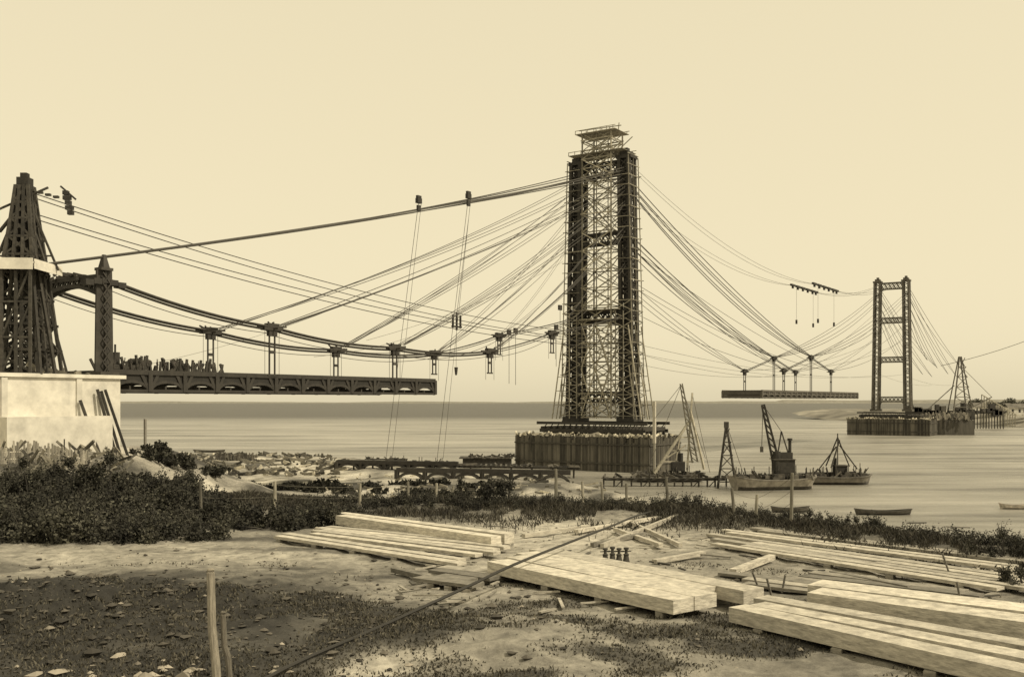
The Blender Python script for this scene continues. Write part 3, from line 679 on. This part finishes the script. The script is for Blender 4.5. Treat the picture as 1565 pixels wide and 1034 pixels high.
# ------------------------------------------------------------------ foreground timber
def stack(name,near0,near1,far0,far1,n,h,lay=1,thick=.16,jm=.35,tl=(.8,1.2),gap=.04,keep=1.0):
    mb=MB()
    n0,n1,f0,f1=[G(*p) for p in (near0,near1,far0,far1)]
    L_=(n1-n0).length; m_=max(2,int(L_/1.6))
    for i in range(m_+1):
        k=(i+.25)/(m_+.5); p=n0.lerp(n1,k);q=f0.lerp(f1,k)
        if h>thick+.02: mb.beam(Vector((p.x,p.y,Z0+(h-thick)/2-.06)),Vector((q.x,q.y,Z0+(h-thick)/2-.06)),.16,h-thick+.12,t=.5)
    wd=((f0-n0)-(n1-n0).normalized()*((f0-n0).dot((n1-n0).normalized()))).length/n
    for L in range(lay):
        for i in range(n):
            if R()>keep: continue
            k=(i+.5)/n; p=n0.lerp(f0,k);q=n1.lerp(f1,k); d=(q-p).normalized()
            p=p+d*U(-jm,jm)+vn*U(-.03,.03);q=q+d*U(-jm,jm)+vn*U(-.03,.03); z=Z0+h-thick/2+L*thick+U(-.012,.012)
            md=p.lerp(q,.5); tt=U(*tl); hs=U(-.012,.012)
            mb.beam(Vector((p.x,p.y,z+hs)),Vector((md.x,md.y,z)),wd-gap*U(.3,1.5),thick-.012,t=tt); mb.beam(Vector((md.x,md.y,z)),Vector((q.x,q.y,z-hs)),wd-gap*U(.3,1.5),thick-.014,t=tt*U(.93,1.07))
    return mb.make(name,M_plank)
stack('timber_stack',(520,806),(745,842),(518,797),(800,833),2,.36,thick=.28,jm=.2,tl=(1.05,1.35))
stack('plank_platform',(412,826),(690,872),(520,812),(790,838),8,.17,thick=.09,jm=.6,tl=(.65,1.1),keep=.92,gap=.03)
stack('timber_stack',(742,882),(1032,948),(830,856),(1140,922),4,.36,thick=.26,jm=.35,tl=(.8,1.15),gap=.05)
stack('timber_stack',(1130,962),(1640,1090),(1190,940),(1640,1022),3,.34,thick=.26,jm=.3,gap=.05,tl=(.8,1.15))
stack('timber_stack',(1215,940),(1700,1015),(1245,918),(1700,976),2,.44,thick=.32,jm=.3,gap=.06,tl=(.9,1.2))
stack('plank_platform',(1085,838),(1620,924),(1165,812),(1640,868),11,.14,thick=.08,jm=1.2,tl=(.5,1.1),gap=.06,keep=.85)
stack('plank_platform',(1105,895),(1480,940),(1230,872),(1560,912),7,.11,thick=.07,jm=1.0,tl=(.3,.85),gap=.09,keep=.8)
stack('plank_platform',(650,895),(720,905),(690,872),(760,880),4,.14,thick=.08,jm=.3,tl=(.3,.7))
a=MB()
for (p,q,w_,h_,t) in (((920,838),(1035,792),.1,.12,.8),((905,836),(985,820),.12,.1,.4),((940,812),(1010,838),.12,.1,1),((880,815),(1005,795),.16,.1,1.1),((960,800),(1040,838),.1,.1,.9),((800,822),(900,808),.14,.1,.9),((1120,878),(1180,856),.16,.12,1),((1270,880),(1390,905),.12,.1,.35),((1200,845),(1340,866),.1,.1,.35),((1000,862),(1075,850),.15,.1,.9),((600,875),(700,900),.1,.1,.3)):
    a.beam(G(*p,.07),G(*q,.09),w_,h_,t=t)
for i in range(110):
    px=U(600,1560);py=U(795,935); p=G(px,py,.04); v=Vector((U(-1,1),U(-1,1),0)).normalized()*U(.15,.8); a.beam(p,p+v+UP*U(0,.05),U(.03,.09),.03,t=U(.1,.9))
a.make('scattered_boards',M_plank)
a=MB()
for (x0,y0,x1,hh) in ((1180,915,1172,.4),(1195,905,1200,.35),(1160,900,1150,.35),(1470,930,1462,.5),(1452,880,1440,.5)):
    p=G(x0,y0,0); q=G(x1,y0,hh); a.beam(p,q,.035,up=un,t=.3)
a.make('marker_stakes',M_plank)
for px in (925,936,946,957):
    a=MB(); p=G(px,862,0); k=U(.92,1.08)
    pr=[(0,.11),(.04,.11),(.05,.085),(.2,.055),(.24,.07),(.26,.035),(.34,.035),(.35,.06),(.39,.06)]
    for i in range(len(pr)-1): a.tube([p+UP*pr[i][0]*k,p+UP*(pr[i+1][0]*k+.001)],pr[i][1],10,t=U(.9,1.1),r2=pr[i+1][1])
    a.beam(p+Vector((-.12,0,.3)),p+Vector((.12,.03,.31)),.02,t=.8)
    a.make('screw_jack',M_wdark)
a=MB(); pts=[]
ctl=[(1060,770,.1),(985,784,.25),(930,805,.55),(800,856,.55),(720,893,.45),(640,930,.25),(560,966,.14),(470,1004,.12),(400,1040,.12),(340,1085,.1)]
for p in ctl: 
    d=(CAMZ-(Z0+p[2]))*F/(p[1]-613); pts.append(Vector(((p[0]-782.5)/F*d,d,Z0+p[2])))
fine=[]
for i in range(len(pts)-1):
    p0=pts[max(i-1,0)];p1=pts[i];p2=pts[i+1];p3=pts[min(i+2,len(pts)-1)]
    for k in range(8):
        t=k/8; fine.append(.5*((2*p1)+(p2-p0)*t+(2*p0-5*p1+4*p2-p3)*t*t+(3*p1-p0-3*p2+p3)*t**3))
a.tube(fine,.028,6,t=.4); a.make('steel_guy_rope',M_cable)
posts=[(308,31,735),(420,33,735),(550,34.5,738),(624,35,735),(666,35.5,738),(690,35.5,742),(778,35,740),(850,34.5,716),(892,35,735),(922,35.2,735),(958,35,738),(1021,33.5,728),(1122,31.5,745),(1155,30.5,755),(1209,29.0,722)]
a=MB(); tops=[]
for (px,d,py) in posts:
    p=ad(px,d,0); z=gz(p.x,p.y); zt=CAMZ+(613-py)/F*d; lean=U(-.08,.08)
    a.tube([(p.x,p.y,z-.2),(p.x+lean*.5,p.y,(z+zt)/2),(p.x+lean,p.y,zt)],.055 if px not in (850,420) else .075,7,t=U(.35,1.3) if px!=850 else .6,r2=.045); tops.append(Vector((p.x+lean,p.y,zt)))
for i in range(len(tops)-1):
    for dz in (.12,.5,.85): a.tube(sag(tops[i]-UP*dz,tops[i+1]-UP*dz,.05,6),.006,3,t=.5)
a.make('wire_fence',M_wood)
a=MB(); p=ad(222,150,0); z=gz(p.x,p.y); a.beam((p.x,p.y,z),(p.x,p.y,CAMZ-27/F*150),.3,up=un,t=.4); a.make('survey_post',M_plank)
M_fp=mat('old_post_wood',(.26,.235,.19),.9,9,.5,streak=(3,3,.4),bump=.6)
def fpost(px,py,d,r,t):
    a=MB(); p=ad(px,d,0); z=gz(p.x,p.y); zt=CAMZ+(613-py)/F*d
    pts=[(p.x+.10,p.y,z-.3),(p.x+.06,p.y,z+.3),(p.x+.01,p.y,(z+zt)/2),(p.x-.01,p.y,zt-.04),(p.x-.01,p.y,zt)]
    a.tube(pts,r,10,t=t,r2=r*.8); a.tube([(p.x-.01,p.y,zt),(p.x-.01,p.y,zt+.02)],r*.8,10,t=t,r2=r*.5)
    return a.make('fence_post',M_fp)
fpost(323,870,13.3,.062,1); fpost(342,935,13.6,.045,.5)
# ------------------------------------------------------------------ vegetation
def leaves(pts,size):
    n=len(pts); d=rng.normal(size=(n,3)); d/=np.linalg.norm(d,axis=1)[:,None]
    e_=rng.normal(size=(n,3)); e_-=d*(e_*d).sum(1)[:,None]; e_/=np.linalg.norm(e_,axis=1)[:,None]
    s=size*rng.uniform(.6,1.4,n)[:,None]
    return np.stack([pts-e_*s*.35,pts+d*s*.6,pts+e_*s*.35+d*s*.1,pts-d*s*.6],1)
def mesh_np(name,V,mt,tone):
    n=len(V); me=bpy.data.meshes.new(name); me.from_pydata(V.reshape(-1,3).tolist(),[],np.arange(n*V.shape[1]).reshape(n,-1).tolist())
    a=me.attributes.new('tone','FLOAT','FACE'); a.data.foreach_set('value',tone.astype(np.float32)); me.materials.append(mt); me.update()
    o=bpy.data.objects.new(name,me); bpy.context.collection.objects.link(o); return o
def shrubs(name,lst,size=.09,dens=2600,spiky=1.0):
    V=[];T=[];tw=MB()
    for (x,y,rx,h) in lst:
        z=gz(x,y)
        nc_=max(6,int(10*rx))
        for c in range(nc_):
            cx_=x+U(-1,1)*rx; cy_=y+U(-1,1)*rx*.7; r=U(.12,.42)*min(rx,1.2); hh=z+h*(1-.5*((cx_-x)/rx)**2)*U(.15,1.05)-r*.5
            hh=max(hh,z+.05)
            n=int(dens*r*r*2.6)+20; q=rng.normal(size=(n,3)); q/=np.linalg.norm(q,axis=1)[:,None]; q*=(rng.uniform(0,1,n)**.6)[:,None]*r*rng.uniform(.5,1.6,n)[:,None]
            P=q+np.array([cx_,cy_,hh]); V.append(leaves(P,size)); T.append(rng.uniform(.3,1.8,n)*U(.3,1.9))
            tw.tube([(x+U(-.2,.2),y,z-.1),((x+cx_)/2,(y+cy_)/2,z+(hh-z)*.6),(cx_,cy_,hh)],.03,4,r2=.01,t=.8)
            for k in range(5):
                tip=Vector((cx_+U(-.7,.7)*r*2,cy_+U(-.4,.4)*r*2,hh+U(.4,2.2)*r*spiky)); tw.tube([(cx_,cy_,hh),tuple(tip)],.012,3,r2=.004,t=1)
                n2=14; kk=rng.uniform(.4,1.0,n2)[:,None]; P=np.array([cx_,cy_,hh])*(1-kk)+np.array(tip)*kk+rng.normal(size=(n2,3))*.04
                V.append(leaves(P,size*.8)); T.append(rng.uniform(.4,1.8,n2))
    o=mesh_np(name,np.concatenate(V),M_leaf,np.concatenate(T)); t=tw.make('branches',M_wdark,o); return o
L1=[]
for px in range(-120,300,36):
    f=1.0 if px<150 else .75
    L1.append((*ad(px+U(-10,10),28+U(-1,1.5),0)[:2],1.2,U(.4,.9)*f))
    L1.append((*ad(px+U(-10,10),31+U(-1,1.5),0)[:2],1.3,U(.6,1.3)*f))
    L1.append((*ad(px+U(-10,10),35+U(-1,2),0)[:2],1.3,U(.7,1.5)*f))
for px in range(290,520,24): L1.append((*ad(px,31.0+U(-1.5,1.5),0)[:2],.8,U(.25,.6)))
for px in (48,92,112,170): L1.append((*ad(px,33+U(-1,1),0)[:2],.6,U(1.6,2.3)))
shrubs('shrub_thicket',L1,.08)
L2=[]
for px in range(500,1040,17): 
    L2.append((*ad(px+U(-8,8),34.2+U(-.8,1.2),0)[:2],.55,U(.10,.30)))
for k in range(36):
    x=6+k*.32; L2.append((x,float(crest(np.array(x)))+U(-.6,.8),.5,U(.10,.36)))
shrubs('low_scrub',L2,.055,1500)
L3=[]
for k in range(46):
    p=ad(U(180,760),U(110,215),0); 
    if gz(p.x,p.y)>.6: L3.append((p.x,p.y,U(1.5,4),U(.6,1.7)))
shrubs('shore_scrub',L3,.45,110)
shrubs('shrub',[(*ad(755,34.3,0)[:2],.55,.95),(*ad(775,34.5,0)[:2],.4,.8)],.06)
shrubs('shrub',[(*ad(704,34.8,0)[:2],.35,.9)],.06)
shrubs('shrub',[(*ad(1560,20.2,0)[:2],.45,.55)],.05)
shrubs('shrub',[(*ad(1535,23.6,0)[:2],.7,.6)],.05,1500)
V=[];T=[]
for k in range(20): 
    p=ad(U(1490,1640),U(770,900),0); r_=7; h_=U(5,12)
    n=1400; q=rng.normal(size=(n,3)); q/=np.linalg.norm(q,axis=1)[:,None]; q*=rng.uniform(.3,1.1,n)[:,None]*np.array([r_,r_,h_*.6]); V.append(leaves(q+np.array([p.x,p.y,10+h_*.4]),1.3)); T.append(rng.uniform(1.2,3.2,n))
mesh_np('distant_trees',np.concatenate(V),M_leaf,np.concatenate(T))
def grass(name,pts,hgt,mt=M_grass,tl=(.5,1.5)):
    n=len(pts); ang=rng.uniform(0,2*math.pi,n); h=hgt*rng.uniform(.4,1.3,n); ln=rng.normal(size=(n,2))*.45*h[:,None]
    w=.010+.010*rng.uniform(0,1,n); dx=np.stack([np.cos(ang)*w,np.sin(ang)*w,0*w],1)
    top=pts+np.stack([ln[:,0],ln[:,1],h],1); mid=pts+np.stack([ln[:,0]*.35,ln[:,1]*.35,h*.6],1)
    V=np.stack([pts-dx,pts+dx,mid+dx*.7,top,mid-dx*.7],1); return mesh_np(name,V,mt,rng.uniform(*tl,n))
def scatter(n,fn):
    out=[]
    while sum(len(o_) for o_ in out)<n: out.append(fn(60000))
    return np.concatenate(out)[:n]
def bankpts(n):
    x=rng.uniform(-30,20,n); y=crest(x)+rng.normal(size=n)*2.0
    m=(fbm(x/1.2,y/1.0,3,77)>.36)&(y>14); return np.stack([x[m],y[m]],1)
P=scatter(120000,bankpts); z=ground_z(P[:,0],P[:,1]); grass('bank_grass',np.column_stack([P,z-.02]),.22*(.4+1.2*fbm(P[:,0]/1.1,P[:,1]/1.1,3,70)),tl=(.15,.8))
def fgpts(n):
    x=rng.uniform(-14,12,n); y=rng.uniform(10.5,29,n)
    k=fbm(x/1.9,y/1.1,5,44)*np.exp(-((y-14.5)/11)**2)+.18*np.exp(-(((x+8)/4)**2+((y-17.8)/3)**2))*(.2+1.4*fbm(x*.9,y*.9,4,12))
    m=(k+rng.normal(size=n)*.05>.46); return np.stack([x[m],y[m]],1)
P=scatter(60000,fgpts); z=ground_z(P[:,0],P[:,1]); grass('field_grass',np.column_stack([P,z-.01]),.06*(.4+1.2*fbm(P[:,0]*1.3,P[:,1]*1.3,3,71)),tl=(.15,1.1))
a=MB()
def clod(mb,c,r,t):
    c=Vector(c)
    ico=[(0,0,.8),(.9,0,.3),(.28,.85,.3),(-.72,.53,.3),(-.72,-.53,.3),(.28,-.85,.3),(0,0,-.6)]
    P=[c+Vector((i*U(.6,1.5),j*U(.6,1.5),k*U(.4,1.1)))*r for i,j,k in ico]
    for i in range(1,6):
        j=i%5+1; mb.poly([P[0],P[i],P[j]],t); mb.poly([P[6],P[j],P[i]],t)
for i in range(2200):
    x=random.gauss(-7.6,3.4);y=random.gauss(17.4,2.2)
    if y<11: continue
    clod(a,(x,y,gz(x,y)+.01),.012+min(.12,random.expovariate(38)),U(.08,.35))
for i in range(2600):
    x=U(-12,12);y=U(11,34)
    if y>crest(x)-1: continue
    clod(a,(x,y,gz(x,y)),.008+min(.08,random.expovariate(70)),U(.2,1.0))
for i in range(60):
    x=-3.9+random.gauss(-.9,.9);y=13.6+random.gauss(0,.4)
    clod(a,(x,y,gz(x,y)),.03+min(.12,random.expovariate(22)),U(.9,1.4))
a.make('earth_clods',M_rub)
# ------------------------------------------------------------------ workers on the deck
M_cl2=mat('worker_clothes',(.07,.063,.055),.9,3,.3,tone=False)
def worker(s,l,pose=0,z0=23.55):
    base=B(s,l,z0); th=U(0,6.28); fx=Vector((math.cos(th),math.sin(th),0)); sd=Vector((-fx.y,fx.x,0))
    ln=.12 if pose else .0
    J=[((0,0,.93),.15),((0,.02,1.15),.15),((ln,0,1.38),.17),((ln*1.3,0,1.5),.06),((ln*1.5,0,1.62),.105),((ln*1.5,0,1.72),.10),
       ((0,.10,.88),.10),((.03+pose*.12,.12,.48),.07),((-.03,.13,.09),.05),((.14,.14,.04),.04),
       ((0,-.10,.88),.10),((.05,-.12,.48),.07),((-.02-pose*.1,-.13,.09),.05),((.15-pose*.1,-.14,.04),.04),
       ((ln,.21,1.40),.07),((ln-.02,.27,1.13),.05),((.12+ln+pose*.2,.22,.92+pose*.15),.04),((ln,-.21,1.40),.07),((ln-.02,-.27,1.13),.05),((.1+ln,-.24,.90),.04)]
    E=[(0,1),(1,2),(2,3),(3,4),(4,5),(0,6),(6,7),(7,8),(8,9),(0,10),(10,11),(11,12),(12,13),(2,14),(14,15),(15,16),(2,17),(17,18),(18,19)]
    V=[tuple(base+fx*p[0]+sd*p[1]+UP*p[2]) for p,_ in J]
    me=bpy.data.meshes.new('worker'); me.from_pydata(V,E,[]); me.materials.append(M_cl2); ob=bpy.data.objects.new('worker',me); bpy.context.collection.objects.link(ob)
    md=ob.modifiers.new('Skin','SKIN')
    for i,(p,r) in enumerate(J): me.skin_vertices[0].data[i].radius=(r,r)
    me.skin_vertices[0].data[0].use_root=True
    sb=ob.modifiers.new('Sub','SUBSURF'); sb.levels=1; sb.render_levels=1
    a=MB(); c=base+fx*ln*1.5+UP*1.74; a.tube([c,c+UP*.02],.17,10,t=.7); a.tube([c+UP*.02,c+UP*.12],.10,10,t=.7,r2=.085); a.make('hat',M_wdark,ob)
for (s,l,p) in ((-160,6.5,0),(-158.6,6.9,1),(-156.9,6.2,0),(-155.5,7.0,0),(-154.2,6.4,1),(-152.8,6.9,0),(-151.0,6.3,0),(-149.8,7.0,1),(-147,6.6,0),(-145,6.8,1),(-142,6.5,0)): worker(s,l,p)
e=empty('hoisting_engine'); a=MB()
a.box(B(-155,2.5,24.2),2.2,6,.7,vn,un); a.tube([B(-157,2.5,24.4),B(-157,2.5,26.4)],.7,10,t=.8); a.tube([B(-157,2.5,26.4),B(-157,2.5,27.6)],.16,8,t=.7)
a.tube([B(-153.6,1.4,25.0),B(-153.6,3.8,25.0)],.6,12,t=.8); a.tube([B(-151.9,1.4,24.9),B(-151.9,3.8,24.9)],.5,12,t=.8)
for k in range(80): p=B(U(-160,-139),U(1,6),23.7); a.beam(p,p+un*U(-1,1)+UP*U(.3,2.4),.25,.35)
a.make('boiler_and_drum',M_wdark,e)
# ------------------------------------------------------------------ light, sky, camera
SE=math.radians(46); SR=math.radians(118)
sd=Vector((math.sin(SR)*math.cos(SE),math.cos(SR)*math.cos(SE),math.sin(SE)))
sl=bpy.data.lights.new('sun','SUN'); sl.energy=3.4; sl.angle=math.radians(.6); sl.color=(1,.88,.66)
so=bpy.data.objects.new('sun',sl); bpy.context.collection.objects.link(so); so.rotation_euler=sd.to_track_quat('Z','Y').to_euler()
wd=bpy.data.worlds.new('World'); bpy.context.scene.world=wd; wd.use_nodes=True; N=wd.node_tree.nodes; L=wd.node_tree.links
sk=N.new('ShaderNodeTexSky'); sk.sky_type='NISHITA'; sk.sun_disc=False; sk.sun_elevation=SE; sk.sun_rotation=SR; sk.dust_density=3
bw=N.new('ShaderNodeRGBToBW'); L.new(sk.outputs[0],bw.inputs[0])
pw=N.new('ShaderNodeMath'); pw.operation='POWER'; pw.inputs[1].default_value=.12; L.new(bw.outputs[0],pw.inputs[0])
vm=N.new('ShaderNodeVectorMath'); vm.operation='SCALE'; vm.inputs[0].default_value=(7.7,6.75,4.55); L.new(pw.outputs[0],vm.inputs['Scale'])
bg=N['Background']; L.new(vm.outputs[0],bg.inputs[0]); bg.inputs[1].default_value=.1
cam=bpy.data.cameras.new('camera'); co_=bpy.data.objects.new('camera',cam); bpy.context.collection.objects.link(co_)
co_.location=(0,0,CAMZ); co_.rotation_euler=(math.pi/2,0,0); cam.lens=35; cam.sensor_width=36; cam.shift_y=96/1565; cam.clip_end=30000
bpy.context.scene.camera=co_
bpy.context.scene.view_settings.view_transform='Standard'
